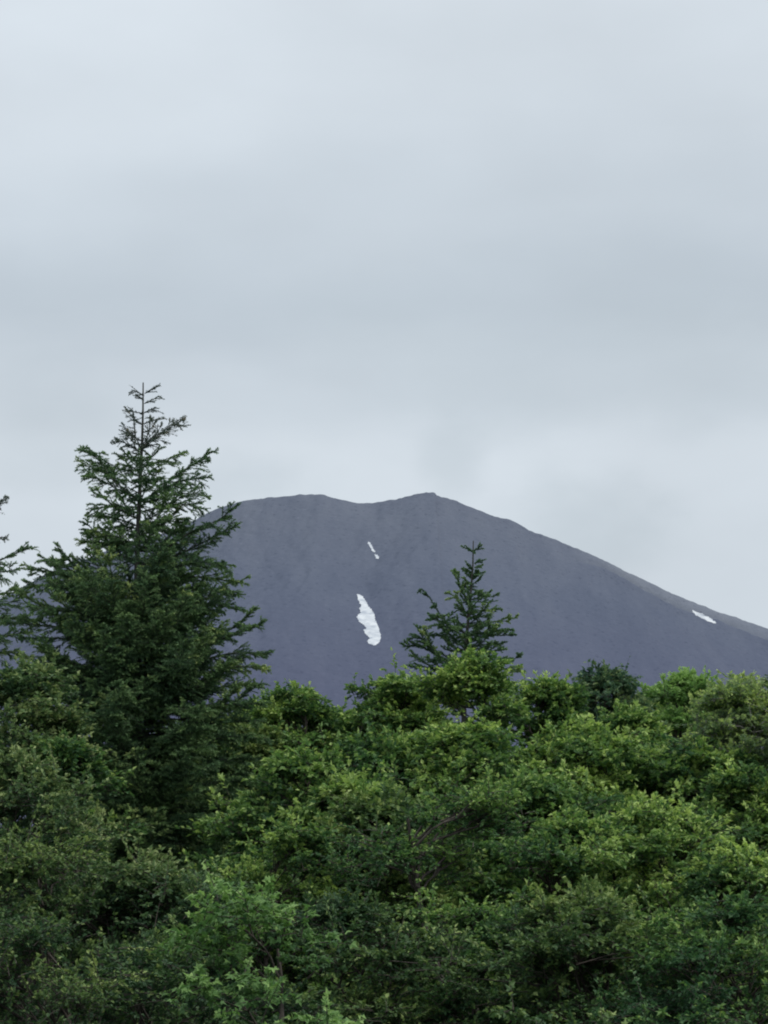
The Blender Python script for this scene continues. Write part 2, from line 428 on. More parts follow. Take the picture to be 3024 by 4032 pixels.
    V, F = tubes(np.stack([st_, mm, Cn], 1)[9:], np.broadcast_to(np.array([.010, .007, .004]), (n, 3))[9:] * limb, 4); mb.add(V, F)
    # twigs
    T = nt_
    ta = rng.uniform(0, TAU, (n, T))
    td = np.stack([np.cos(ta), np.sin(ta), rng.normal(.18 + upright, .27, (n, T))], -1) + out_dir[:, None] * .45
    td = unit(td)
    tl = Rs[:, None] * rng.uniform(.5, 1.1, (n, T)) * np.where(rng.random((n, T)) < .08, 1.45, 1.0)
    stray = rng.random((n, T)) < .10; td[stray] = unit(td[stray] * np.array([.5, .5, 1]) + np.array([0, 0, 1.0]))
    off = rng.normal(0, flat, (n, T, 3)) * np.array([1., 1., .9]) * Rs[:, None, None] * 2
    t0 = Cn[:, None] + off * .6
    us = np.linspace(0, 1, 4)
    def along(uu):  # uu (n,T,k)
        arch = (.25 * uu - .42 * uu ** 2 + .16 * uu ** 4)[..., None] * np.array([0, 0, 1.0])
        return t0[:, :, None] + td[:, :, None] * (tl[:, :, None] * uu)[..., None] + arch * tl[:, :, None, None]
    tw = along(np.broadcast_to(us, (n, T, 4))).reshape(n * T, 4, 3)
    V, F = tubes(tw, np.broadcast_to(np.array([.006, .005, .004, .002]), (n * T, 4)) * limb, 3); mb.add(V, F)
    tk = mb.mesh('trunk', BARK_PALE if pale else BARK, smooth=True)
    link('trunk', tk, root)
    # leaves on twigs
    K = nl
    uu = rng.uniform(.08, 1.0, (n, T, K)) ** .8
    pos = along(uu) + rng.normal(0, .012, (n, T, K, 3))
    side = np.where(rng.random((n, T, K)) < .5, -1.0, 1.0)
    hor = unit(np.cross(td, np.array([0, 0, 1.0])))
    fwdm = rng.uniform(.25, .95, (n, T, K))[..., None]
    D = td[:, :, None] * fwdm + hor[:, :, None] * side[..., None] * (1.05 - fwdm) + np.stack([np.zeros((n, T, K))] * 2 + [rng.normal(.02 + upright, .34, (n, T, K))], -1)
    D = D + rng.normal(0, .18, D.shape)
    D = unit(D).reshape(-1, 3)
    Nn = unit(np.array([0, 0, 1.0]) + rng.normal(0, .6, (n * T * K, 3)))
    L = leaf * rng.uniform(.65, 1.25, n * T * K); Wd = L * rng.uniform(.5, .72, n * T * K)
    geo = lobed_geo if lobed else leaf_geo
    if lobed:
        Wd = L * rng.uniform(.9, 1.25, len(L)); Nn = unit(Nn + out_dir.repeat(T * K, axis=0) * .55); D = unit(D + np.array([0, 0, -.25]))
    V, F = geo(pos.reshape(-1, 3), D, Nn, L, Wd)
    # tint: per spray; tops and tips younger and yellower, sunlit contrast painted in too
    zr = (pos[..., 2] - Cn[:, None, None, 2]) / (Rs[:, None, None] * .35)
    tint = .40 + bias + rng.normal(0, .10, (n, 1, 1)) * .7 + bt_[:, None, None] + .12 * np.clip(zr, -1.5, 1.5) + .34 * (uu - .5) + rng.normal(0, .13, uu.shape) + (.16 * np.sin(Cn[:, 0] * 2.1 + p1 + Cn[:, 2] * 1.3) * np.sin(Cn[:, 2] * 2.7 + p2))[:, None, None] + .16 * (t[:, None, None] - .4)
    tint = tint + (rng.random(uu.shape) < .03) * .35 - .06 * (depth < 35) * (z[:, None, None] < 3.2)  # shade low in the near trees is put into the tint
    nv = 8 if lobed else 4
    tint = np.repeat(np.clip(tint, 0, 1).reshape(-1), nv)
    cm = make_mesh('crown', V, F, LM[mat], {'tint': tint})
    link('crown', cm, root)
    tag(root, label, cat, group)
    return root

d = 0.46293   # the layout below was measured on a 1659 pixel wide view of the photograph
def BL(x, top, hw, depth, mat, label, **kw):
    return broadleaf(x * d, top * d, hw * d, depth, mat, label, **kw)

ROWG = 'broadleaf trees in front of the volcano'
# skyline row
BL(628, 1500, 85, 54, 'yellow', 'yellow green rounded tree top right of the tall conifer, before the bare gap', nspray=80, shape=1.4, wide=1.35)
BL(735, 1546, 95, 58, 'green', 'low green tree top filling the dip where the volcano foot shows', nspray=60, shape=1.4, wide=1.35)
BL(868, 1465, 80, 54, 'yellow', 'light yellow green tree with a high twig, left of the small conifer', nspray=100, shape=1.4, wide=1.35)
BL(1022, 1422, 66, 52, 'yellow', 'pale yellow green tree whose top covers the foot of the small conifer', nspray=90, shape=1.4, wide=1.35, bias=.06)
BL(1182, 1478, 62, 55, 'yellow', 'yellow green tree top just right of the small conifer', nspray=75, shape=1.4, wide=1.35)
BL(1305, 1458, 66, 57, 'blue', 'dark blue green round tree top standing out on the skyline', nspray=85, shape=1.4, wide=1.35, bias=.02)
BL(1412, 1515, 75, 80, 'pale', 'faint pale green far tree between the dark round top and the bright crown', nspray=60, shape=1.4, wide=1.35, leaf=.11)
BL(1484, 1468, 62, 60, 'bright', 'bright light green tree top, freshest green on the right skyline', nspray=90, shape=1.4, wide=1.35, bias=.05, upright=.15)
BL(1600, 1472, 110, 51, 'pale', 'airy olive tree with pale thin trunk near the right edge', nspray=100, shape=1.4, wide=1.35, pale=True, leaf=.085, nl=14, upright=.1, limb=1.3)
BL(1720, 1436, 26, 49, 'dark', 'dark narrow tree cut by the right edge on the skyline', nspray=190, limb=.4, shape=1.4, wide=1.35)
BL(62, 1450, 95, 44, 'olive', 'olive green tree at the left edge in front of the lowest conifer boughs', nspray=110, shape=1.4, wide=1.35, bias=.05)
BL(140, 1610, 80, 43, 'green', 'green tree crown tucked against the left side of the tall conifer', nspray=80, shape=1.4, wide=1.35)
BL(572, 1525, 75, 57, 'green', 'small green crown squeezed between the tall conifer and the first rounded top', nspray=110, wide=1.3, shape=1.5)
BL(505, 1575, 95, 53, 'dark', 'dark green crown merging with the lower right boughs of the tall conifer', nspray=110, bias=.04)
BL(390, 1610, 110, 53, 'dark', 'dark green crown just behind the low skirt of the tall conifer', nspray=120, bias=.04)
BL(300, 1700, 110, 52, 'dark', 'dark green tree behind the foot of the tall conifer', nspray=110, bias=.02)
# middle row
BL(40, 1650, 130, 38, 'olive', 'brownish olive crown at the left edge, middle of the wood', nspray=110, bias=.05)
BL(640, 1640, 120, 44, 'green', 'green crown with light sprays beside the lower right of the tall conifer', nspray=100, bias=.03)
BL(850, 1600, 120, 48, 'green', 'deep green crown with dark hollows below the central yellow green tops', nspray=110)
BL(1030, 1580, 120, 47, 'yellow', 'yellow green crown straight below the small conifer', nspray=110)
BL(1250, 1585, 150, 48, 'yellow', 'broad crown in flat bright layers below the dark round top', nspray=150, bias=.06)
BL(1440, 1620, 120, 50, 'green', 'green crown below the bright light green top', nspray=110, bias=.03)
BL(1610, 1680, 110, 46, 'yellow', 'yellow green crown at the right edge below the airy olive tree', nspray=110)
BL(1130, 1690, 110, 44, 'green', 'mid green crown filling in between the small conifer crown and the broad layered one', nspray=110, bias=.02)
BL(1350, 1545, 90, 54, 'green', 'mid green top wedged between the dark round top and the faint far tree', nspray=110, wide=1.35, shape=1.5)
BL(1540, 1640, 110, 50, 'yellow', 'light green crown under the airy olive tree', nspray=110)
BL(770, 1700, 100, 43, 'green', 'mid green crown left of centre above the yellow patched one', nspray=110, bias=.02)
# front row; negative bias puts shade into the leaf colour
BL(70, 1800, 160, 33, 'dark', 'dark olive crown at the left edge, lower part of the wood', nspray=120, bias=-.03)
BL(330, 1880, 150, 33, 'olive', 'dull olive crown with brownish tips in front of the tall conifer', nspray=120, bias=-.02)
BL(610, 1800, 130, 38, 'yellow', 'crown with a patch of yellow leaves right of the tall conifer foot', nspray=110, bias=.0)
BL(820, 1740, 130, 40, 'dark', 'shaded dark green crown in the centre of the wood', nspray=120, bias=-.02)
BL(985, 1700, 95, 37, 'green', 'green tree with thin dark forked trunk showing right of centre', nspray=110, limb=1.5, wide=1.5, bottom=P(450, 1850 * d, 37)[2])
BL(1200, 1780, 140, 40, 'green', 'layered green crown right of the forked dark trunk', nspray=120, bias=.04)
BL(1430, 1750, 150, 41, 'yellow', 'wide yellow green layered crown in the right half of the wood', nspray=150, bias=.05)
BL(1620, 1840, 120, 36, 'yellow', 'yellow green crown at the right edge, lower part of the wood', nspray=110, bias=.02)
# nearest row; shade along the bottom is painted in by a darker leaf bias
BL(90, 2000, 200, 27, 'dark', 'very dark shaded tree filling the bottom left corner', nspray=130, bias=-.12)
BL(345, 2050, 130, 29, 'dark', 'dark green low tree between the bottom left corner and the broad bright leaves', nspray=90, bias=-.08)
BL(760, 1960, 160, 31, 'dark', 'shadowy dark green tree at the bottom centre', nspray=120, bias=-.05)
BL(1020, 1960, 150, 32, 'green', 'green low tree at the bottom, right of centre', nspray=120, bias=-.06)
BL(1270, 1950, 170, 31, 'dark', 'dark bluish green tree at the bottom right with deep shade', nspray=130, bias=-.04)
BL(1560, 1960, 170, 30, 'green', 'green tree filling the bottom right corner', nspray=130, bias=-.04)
BL(560, 1930, 120, 25, 'bright', 'near bush with broad bright lobed leaves at the bottom, left of centre', name='maple_bush', cat='bush', group='near bushes at the bottom',
   nspray=60, leaf=.12, lobed=True, nl=9, nt_=9, bias=.12, rs=(.3, .6), tier=.4)
BL(1150, 2165, 100, 25, 'dark', 'low near green bush at the bottom edge, right of centre', name='maple_bush', cat='bush', group='near bushes at the bottom',
   nspray=40, leaf=.11, lobed=True, nl=8, nt_=8, rs=(.3, .5), tier=.4, bias=.02)

# ------------------------------------------------------------------ conifers
def needles(A, D, Ln, dens, nlen, tint0, spread=.8, wd=.010):
    """twigs start A (n,3), direction D, length Ln -> needle triangles"""
    k = max(3, int(dens))
    n = len(A)
    u = (np.arange(k)[None] + rng.uniform(0, 1, (n, k))) / k
    S, U = frames(D)
    a = rng.uniform(0, TAU, (n, k))
    sag = np.array([0, 0, -.10])
    pos = A[:, None] + D[:, None] * (u * Ln[:, None])[..., None] + sag * (u ** 2 * Ln[:, None])[..., None]
    rad = np.cos(a)[..., None] * S[:, None] + np.sin(a)[..., None] * U[:, None]
    nd = unit(D[:, None] * .65 + rad * spread)
    L = nlen * rng.uniform(.6, 1.2, (n, k, 1)) * (1 - .35 * u[..., None])
    w = unit(np.cross(nd, rad + rng.normal(0, .3, rad.shape))) * wd * .5
    V = np.stack([pos - w, pos + w, pos + nd * L], 2).reshape(-1, 3)
    F = np.arange(len(V)).reshape(-1, 3)
    t = tint0[:, None] + .15 * (u - .5) + rng.normal(0, .06, (n, k))
    return V, F, np.repeat(np.clip(t, 0, 1).reshape(-1), 3)

def bez(p, m=9):
    """smooth polyline through control points (k,3) resampled to m"""
    p = np.asarray(p, float)
    s = np.concatenate([[0], np.cumsum(np.linalg.norm(np.diff(p, axis=0), axis=1))]); s /= s[-1]
    t = np.linspace(0, 1, m)
    q = np.stack([np.interp(t, s, p[:, c]) for c in range(3)], -1)
    for _ in range(2):
        q[1:-1] = .25 * q[:-2] + .5 * q[1:-1] + .25 * q[2:]
    return q

def conifer(trunk_pts, branches, mat, label, name='conifer_tree', twig=.44, nlen=.055, step=.072, grey_top=None, thick=1., group='conifers', wd=.020, droop=.18, dens=110):
    """trunk_pts world points base->apex; branches: list of (path(m,3), fullness)"""
    tp = np.asarray(trunk_pts, float); base = tp[0].copy(); base[2] = 0
    root = bpy.data.objects.new(name, None); C.objects.link(root); root.location = base
    zt = tp[-1, 2]
    mb = MB(); nb = MB(); ng = MB()
    path = bez(tp, 24); rr = (.012 + .0115 * (zt - path[:, 2]) ) * thick
    V, F = tubes((path - base)[None], rr[None], 9); mb.add(V, F)
    for bp_, full in branches:
        q = bez(bp_, 14) - base
        seg = np.linalg.norm(np.diff(q, axis=0), axis=1); Lb = seg.sum(); s = np.concatenate([[0], np.cumsum(seg)])
        rb = (.006 + .0095 * Lb) * (1 - .85 * np.linspace(0, 1, 14)) * thick
        V, F = tubes(q[None], rb[None], 5); mb.add(V, F)
        # second order shoots, both sides and hanging, shorter to the tip
        st = step / full
        ns = max(4, int(Lb * .92 / st))
        sp = np.linspace(min(.06 * Lb, .3), Lb * .97, ns) + rng.normal(0, st * .2, ns)
        sp = np.clip(sp, 0.02, Lb)
        A = np.stack([np.interp(sp, s, q[:, c]) for c in range(3)], -1)
        A2 = np.stack([np.interp(np.minimum(sp + .05, Lb), s, q[:, c]) for c in range(3)], -1)
        A1 = np.stack([np.interp(np.maximum(sp - .05, 0), s, q[:, c]) for c in range(3)], -1)
        Tn = unit(A2 - A1); S, U = frames(Tn)
        sd = np.where(np.arange(ns) % 2 == 0, 1.0, -1.0)
        ang = rng.uniform(.45, 1.0, ns)
        f = sp / Lb
        D = unit(Tn * np.cos(ang)[:, None] + S * (sd * np.sin(ang))[:, None] * rng.uniform(.3, 1.1, (ns, 1)) + np.array([0, 0, 1.0]) * (rng.normal(-droop, .28, ns) + .25 * f)[:, None])
        Ls = np.minimum(twig, .16 + Lb * .28) * (np.interp(f, [0, .15, .6, 1], [.45, .9, 1.0, .42])) * rng.uniform(.65, 1.2, ns)
        # stems
        E = A + D * Ls[:, None] + np.array([0, 0, -.10]) * Ls[:, None]
        M = A + D * Ls[:, None] * .5 + np.array([0, 0, -.025]) * Ls[:, None]
        V, F = tubes(np.stack([A, M, E], 1), np.broadcast_to(np.array([.006, .0045, .002]), (ns, 3)) * (.6 + .6 * thick), 3); mb.add(V, F)
        bt = rng.normal(.42, .12)
        tn = np.clip(bt + .25 * (f - .5) + rng.normal(0, .10, ns), .02, .95)
        tgt = nb
        if grey_top is not None and q[0, 2] + base[2] > grey_top: tgt = ng
        dd = dens * (.5 if tgt is ng else 1.0) * .42
        V, F, a = needles(A, D, Ls, dd * .9, nlen, tn, wd=wd); tgt.add(V, F, a)
        # third order shoots
        if Lb > .5:
            reps = 3
            for r_ in range(reps):
                u = rng.uniform(.2, .85, ns)
                B = A + D * (Ls * u)[:, None]
                S2, U2 = frames(D); sg = np.where(rng.random(ns) < .5, -1.0, 1.0)
                D2 = unit(D * .75 + S2 * sg[:, None] * rng.uniform(.4, .9, (ns, 1)) + np.array([0, 0, 1.0]) * rng.normal(-.12, .25, (ns, 1)))
                L2 = Ls * (1 - u) * .75 + .06
                V, F, a = needles(B, D2, L2, dd * .55, nlen, np.clip(tn + .06, 0, 1), wd=wd); tgt.add(V, F, a)
                V, F = tubes(np.stack([B, B + D2 * L2[:, None]], 1), np.broadcast_to(np.array([.004, .0015]), (ns, 2)), 3); mb.add(V, F)
        # needles on the bough itself
        A0 = q[:-1]; Dq = unit(np.diff(q, axis=0))
        V, F, a = needles(A0, Dq, seg, max(4, dd * 1.2 * seg.mean() / .3), nlen, np.full(len(A0), bt), wd=wd); tgt.add(V, F, a)
    # leader needles
    A0 = path[-9:-1] - base; Dq = unit(np.diff(path[-9:], axis=0)); sg = np.linalg.norm(np.diff(path[-9:], axis=0), axis=1)
    V, F, a = needles(A0, Dq, sg, 26, nlen * .8, np.full(len(A0), .4), wd=wd); (ng if grey_top is not None else nb).add(V, F, a)
    link('trunk', mb.mesh('trunk', BARK_GREY, smooth=True), root)
    cr = link('crown', nb.mesh('crown', mat), root)
    if ng.V:
        o = link('crown_tip', ng.mesh('crown_tip', NM_GREY), root)
        o['label'] = 'thin grey green leading shoots'
    tag(root, label, 'tree', group)
    return root

def screen_branch(pts, depth, doff, conv):
    """bough given by the positions it passes in the photograph; it also runs doff metres towards / away"""
    k = len(pts); r = []
    for i_, (a, b) in enumerate(pts):
        x, y = conv(a, b); r.append(P(x, y, depth + doff * i_ / (k - 1)))
    return np.array(r)

def ring_branches(axis, z0, z1, n, length, rise, curl=.35, full=1.0, az=None):
    """generic boughs around the trunk. axis(z)->xy; length(z); rise(z) slope at start"""
    res = []
    zz = np.linspace(z0, z1, n) + rng.normal(0, .08, n)
    a = rng.uniform(0, TAU)
    for z in zz:
        a += 2.399 + rng.normal(0, .35)
        L = length(z) * rng.uniform(.62, 1.08); s = rise(z) + rng.normal(0, .10)
        ux, uy = math.cos(a), math.sin(a)
        x0, y0 = axis(z)
        t = np.linspace(0, 1, 5)
        hz = L * t * (1 - .10 * t)
        vz = s * L * t + curl * L * t ** 3 * .5 - .12 * L * t * (1 - t)
        sw = rng.normal(0, .08) * L * t ** 2
        res.append((np.stack([x0 + ux * hz - uy * sw, y0 + uy * hz + ux * sw, z + vz], -1), full))
    return res

# --- tall conifer, left
DT = 48.0
c1 = lambda x, y: (x * .168417, 368.25 + y * .168417)
axis_px = [(850, 85), (858, 250), (838, 480), (835, 700), (815, 950), (810, 1200), (815, 1500), (820, 1900), (820, 2600)]
ax_w = np.array([P(*c1(*q), DT) for q in axis_px])
basep = np.array([[ax_w[-1][0], DT, 0.0]])
tr_pts = np.concatenate([basep, ax_w[::-1]])
axz = np.concatenate([[0], ax_w[::-1, 2]]); axx = np.concatenate([[ax_w[-1, 0]], ax_w[::-1, 0]])
axis1 = lambda z: (np.interp(z, axz, axx), DT)
apex = ax_w[0, 2]
SB = lambda pts, off, full=1.0: (screen_branch(pts, DT, off, c1), full)
B = []
# leader shoots
for pts in ([(857, 160), (785, 130)], [(858, 150), (925, 115)], [(857, 210), (940, 168)], [(855, 190), (818, 165)], [(857, 262), (925, 232)],
            [(857, 268), (805, 262), (750, 245)], [(850, 330), (960, 292)]):
    B.append(SB(pts, rng.normal(0, .1), .7))
B += [SB([(835, 470), (800, 400), (795, 300), (765, 260)], .1, .7), SB([(845, 470), (885, 380), (890, 290)], -.15, .8), SB([(800, 400), (735, 375)], .1, .7),
      SB([(845, 480), (900, 410), (980, 370), (1035, 335), (1078, 310)], .3, 1.3), SB([(835, 500), (760, 450), (700, 430)], -.3, 1.2),
      SB([(840, 590), (920, 560), (1000, 535), (1075, 510)], .3, 1.0), SB([(835, 540), (770, 525), (705, 525)], .2, 1.0),
      SB([(835, 610), (790, 590), (735, 575)], .2), SB([(840, 580), (900, 530), (860, 490)], .2),
      SB([(825, 780), (740, 730), (660, 640), (610, 560), (545, 505), (485, 485)], .5, 1.2), SB([(640, 620), (600, 545), (590, 500)], .3, 1.),
      SB([(700, 700), (640, 620), (560, 590), (490, 575)], .6, 1.1), SB([(700, 720), (600, 660), (525, 640)], -.3, 1.),
      SB([(845, 790), (920, 740), (1030, 650), (1110, 600), (1190, 540), (1245, 500)], .5, 1.3), SB([(930, 730), (1030, 690), (1120, 650), (1205, 655)], .2, 1.1),
      SB([(850, 800), (960, 770), (1080, 740), (1185, 750)], -.5, 1.1), SB([(850, 850), (960, 820), (1080, 800), (1185, 832)], -.4, 1.2),
      SB([(840, 960), (920, 900), (1010, 905), (1090, 920)], -.3, 1.2), SB([(830, 930), (960, 960), (1060, 975)], .4, 1.1),
      SB([(825, 860), (720, 820), (640, 820), (560, 830)], -.4, 1.2), SB([(825, 940), (700, 890), (600, 880), (585, 870)], .3, 1.2),
      SB([(815, 1050), (700, 1000), (600, 985), (565, 965)], -.3, 1.2), SB([(815, 1090), (700, 1050), (580, 1040), (500, 1030)], .4, 1.2),
      SB([(815, 1190), (900, 1140), (1000, 1060), (1120, 980), (1230, 920), (1310, 910), (1375, 830)], -.8, 1.3),
      SB([(820, 1230), (950, 1150), (1100, 1090), (1230, 1020), (1390, 940)], -.4, 1.3), SB([(820, 1280), (980, 1200), (1150, 1150), (1290, 1150), (1350, 1185)], -.9, 1.3),
      SB([(820, 1330), (1000, 1260), (1180, 1230), (1330, 1260), (1440, 1270)], -.5, 1.3), SB([(820, 1400), (1000, 1330), (1200, 1310), (1400, 1345)], .5, 1.3),
      SB([(820, 1500), (1000, 1420), (1200, 1390), (1420, 1430)], -.5, 1.2), SB([(1000, 1420), (1150, 1480), (1290, 1560)], -.6, 1.1),
      SB([(820, 1760), (1050, 1700), (1250, 1620), (1380, 1540), (1450, 1500), (1510, 1430)], .3, 1.3), SB([(820, 1800), (1100, 1720), (1350, 1590), (1555, 1520)], -.5, 1.3),
      SB([(820, 1850), (1100, 1760), (1400, 1680), (1590, 1700)], .4, 1.3), SB([(820, 1950), (1100, 1850), (1400, 1760), (1580, 1790)], -.6, 1.3),
      SB([(820, 2050), (1100, 1950), (1400, 1870), (1555, 1890)], .5, 1.3),
      SB([(815, 1330), (680, 1290), (520, 1240), (400, 1230), (290, 1210), (175, 1190)], .5, 1.3), SB([(520, 1240), (400, 1190), (340, 1140)], .3, 1.2), SB([(350, 1220), (300, 1140), (255, 1125)], .2, 1.),
      SB([(815, 1420), (650, 1380), (450, 1310), (250, 1290), (160, 1280)], -.6, 1.3), SB([(810, 1700), (650, 1620), (480, 1580), (380, 1480), (220, 1400), (90, 1310)], .5, 1.2),
      SB([(815, 1780), (600, 1650), (400, 1600), (130, 1600)], -.4, 1.0), SB([(600, 1650), (430, 1540), (250, 1530), (20, 1500)], .8, 1.2),
      SB([(810, 1600), (600, 1480), (400, 1440), (170, 1420)], -.8, 1.2), SB([(810, 1900), (600, 1820), (400, 1780), (200, 1800)], -.5, 1.2)]
for y_ in (2130, 2230, 2340, 2460, 2600, 2750):
    e_ = rng.normal(0, 25, 4)
    B.append(SB([(820, y_), (1080, y_ - 90 + e_[0]), (1350, y_ - 150 + e_[1]), (1570 + e_[2], y_ - 140)], -.7 - .3 * rng.random(), 1.5))
    B.append(SB([(820, y_ - 40), (1020, y_ - 60 + e_[3]), (1250, y_ - 90)], -1.6, 1.5))
    B.append(SB([(815, y_ + 20), (600, y_ - 60 + e_[1]), (400, y_ - 100), (250 + e_[0], y_ - 90)], -.7, 1.5))
    B.append(SB([(815, y_ - 20), (650, y_ - 50), (480, y_ - 70 + e_[2])], -1.8, 1.5))
zpx = lambda y: P(*c1(830, y), DT)[2]
pxm = DT / FPX * .168417   # metres per crop pixel at the tree
hwid = lambda z: np.interp(z, [zpx(2900), zpx(2000), zpx(1500), zpx(1100), zpx(800), zpx(450), zpx(250), zpx(85)],
                           [720 * pxm, 700 * pxm, 600 * pxm, 400 * pxm, 270 * pxm, 170 * pxm, 40 * pxm, 10 * pxm])
B += ring_branches(axis1, zpx(330), zpx(1050), 20, lambda z: min(.5, hwid(z) * .8 + .1), lambda z: .45, full=1.1)
B += ring_branches(axis1, zpx(620), zpx(1000), 10, hwid, lambda z: .40, full=.9)
B += ring_branches(axis1, zpx(1000), zpx(1350), 20, hwid, lambda z: .30, full=1.1)
B += ring_branches(axis1, zpx(1350), zpx(2000), 120, hwid, lambda z: .20, full=1.15)
B += ring_branches(axis1, zpx(1900), 2.0, 150, hwid, lambda z: .16, full=1.5)
conifer(tr_pts, B, NM, 'tallest conifer with upswept boughs rising above the volcano ridge, left of centre', grey_top=zpx(520), group='conifers above the wood')

# --- small conifer, right of centre
DS = 58.0
c2 = lambda x, y: ((1500 + x / 2.37) / 3.9375, (2050 + y / 2.37) / 3.9375)
axis_px = [(862, 188), (858, 300), (875, 430), (850, 560), (830, 780), (800, 960), (788, 1200), (780, 1500), (770, 2000)]
ax_w = np.array([P(*c2(*q), DS) for q in axis_px])
tr2 = np.concatenate([[[ax_w[-1][0], DS, 0.0]], ax_w[::-1]])
az2 = np.concatenate([[0], ax_w[::-1, 2]]); axx2 = np.concatenate([[ax_w[-1, 0]], ax_w[::-1, 0]])
axis2 = lambda z: (np.interp(z, az2, axx2), DS)
SB = lambda pts, off, full=1.0: (screen_branch(pts, DS, off, c2), full)
B = [SB(q, o, f) for q, o, f in [
    ([(858, 290), (820, 265), (780, 255)], .1, .8), ([(858, 290), (885, 270), (915, 250)], -.1, .8), ([(872, 440), (920, 425)], .1, .6),
    ([(862, 505), (820, 475), (780, 462)], .1, .8), ([(855, 520), (900, 500), (935, 490)], -.1, .8), ([(835, 620), (880, 575), (930, 540)], .1, .9),
    ([(850, 640), (920, 660)], .1, .7), ([(835, 800), (770, 690), (735, 600), (710, 510), (685, 490)], .2, 1.1), ([(735, 620), (800, 590)], .1, .8),
    ([(800, 900), (745, 780), (700, 720), (650, 685)], -.2, 1.), ([(820, 850), (880, 770), (960, 700), (1050, 710)], .3, 1.), ([(900, 760), (1020, 765)], .2, .8),
    ([(820, 860), (940, 835), (1100, 825)], -.3, .8), ([(815, 910), (900, 900), (1000, 882)], .3, .8), ([(800, 1000), (920, 965), (1080, 940), (1190, 900), (1245, 910)], .4, .9),
    ([(795, 1080), (950, 1050), (1020, 1000), (1060, 990)], -.4, 1.4), ([(795, 1130), (950, 1080), (1080, 1070), (1230, 1068)], .3, 1.1), ([(950, 1060), (1080, 1030), (1190, 1015)], -.5, 1.),
    ([(790, 1180), (950, 1155), (1110, 1150)], .4, 1.), ([(785, 1280), (950, 1225), (1120, 1210)], -.4, .9),
    ([(790, 1050), (680, 1000), (560, 900), (500, 790), (440, 700), (380, 635)], .2, .55), ([(760, 1030), (620, 960), (520, 930), (460, 918)], -.3, 1.1), ([(600, 950), (640, 890), (665, 870)], .2, 1.),
    ([(780, 1000), (720, 940), (690, 925)], .3, 1.), ([(600, 960), (480, 980)], .2, .9),
    ([(785, 1250), (670, 1180), (600, 1080), (560, 1060), (500, 1072)], .2, 1.3), ([(700, 1230), (590, 1195)], .3, .8), ([(785, 1200), (700, 1110), (600, 1010)], .5, 1.1),
    ([(785, 1460), (680, 1340), (560, 1280), (460, 1210), (360, 1170), (220, 1165)], .4, 1.3), ([(520, 1250), (450, 1130), (415, 1030)], .2, 1.2), ([(470, 1200), (390, 1100), (300, 1090)], .3, 1.1),
    ([(430, 1180), (380, 1060), (350, 1020)], .3, 1.), ([(785, 1530), (640, 1430), (480, 1370), (280, 1365)], -.4, 1.), ([(500, 1390), (400, 1320), (300, 1250)], .2, 1.1),
    ([(785, 1600), (600, 1530), (470, 1480), (370, 1465)], .4, 1.), ([(500, 1500), (440, 1540)], .2, 1.), ([(785, 1500), (680, 1290), (600, 1290), (500, 1310)], .3, 1.),
    ([(785, 1430), (950, 1360), (1100, 1360), (1200, 1310), (1285, 1270)], -.4, 1.3), ([(1100, 1370), (1200, 1400), (1290, 1400)], -.4, 1.3), ([(1120, 1360), (1145, 1280)], -.4, .9),
    ([(785, 1520), (950, 1450), (1100, 1480), (1215, 1525)], .4, 1.2), ([(785, 1620), (1000, 1570), (1195, 1600)], -.4, 1.1), ([(785, 1730), (1000, 1650), (1190, 1700)], .4, 1.1)]]
zq = lambda y: P(*c2(800, y), DS)[2]; pm2 = DS / FPX / 2.37 / 3.9375
hw2 = lambda z: np.interp(z, [0, zq(2200), zq(1400), zq(1000), zq(600), zq(190)], [600 * pm2, 560 * pm2, 400 * pm2, 260 * pm2, 80 * pm2, 10 * pm2])
B += ring_branches(axis2, zq(330), zq(1200), 8, lambda z: min(.45, hw2(z) * .7 + .08), lambda z: .5, full=.9)
B += ring_branches(axis2, zq(500), zq(1300), 24, hw2, lambda z: .30, full=.8)
B += ring_branches(axis2, zq(1300), zq(2000), 26, hw2, lambda z: .22, full=1.)
B += ring_branches(axis2, zq(2000), 2.0, 30, hw2, lambda z: .12, full=.9)
conifer(tr2, B, NM, 'smaller dark conifer with a thin spire against the volcano slope, right of centre', group='conifers above the wood', twig=.30, nlen=.065, wd=.028, step=.10, dens=95, droop=.02)

# --- conifer beyond the left edge: only bough tips reach into the picture
DL = 50.0
axis3 = lambda z: (P(-70, 700, DL)[0], DL)
xl = axis3(0)[0]; ztop = P(-62, 440, DL)[2]
tr3 = [(xl, DL, 0), (xl + .05, DL, ztop * .5), (xl, DL, ztop)]
SB = lambda pts, off, full=1.0: (screen_branch(pts, DL, off, c1), full)
B = [SB([(-370, 1050), (-150, 900), (-40, 830), (35, 775)], .4, .8), SB([(-370, 1100), (-180, 1050), (15, 1000)], .2, .7), SB([(-370, 1300), (-180, 1200), (0, 1140), (100, 1095), (185, 1062)], .3, .9),
     SB([(-370, 1330), (-100, 1240), (40, 1200), (95, 1195)], -.3, .8), SB([(-370, 1430), (-150, 1370), (0, 1340), (100, 1310)], .4, 1.2), SB([(-370, 1500), (-100, 1420), (60, 1400), (150, 1330)], -.4, 1.2),
     SB([(-370, 1600), (-100, 1500), (100, 1480), (200, 1500)], .4, 1.3), SB([(-370, 1650), (-100, 1600), (60, 1590), (160, 1560)], -.4, 1.2), SB([(-370, 1750), (-100, 1690), (60, 1680), (130, 1700)], .3, 1.2)]
hw3 = lambda z: np.interp(z, [0, ztop * .5, ztop], [2.2, 1.5, .1])
B += ring_branches(axis3, ztop - .6, 2, 100, hw3, lambda z: .22, full=.9)
conifer(tr3, B, NM, 'conifer outside the left edge, only its ragged bough tips reaching in', grey_top=P(0, 575, DL)[2], group='conifers above the wood')

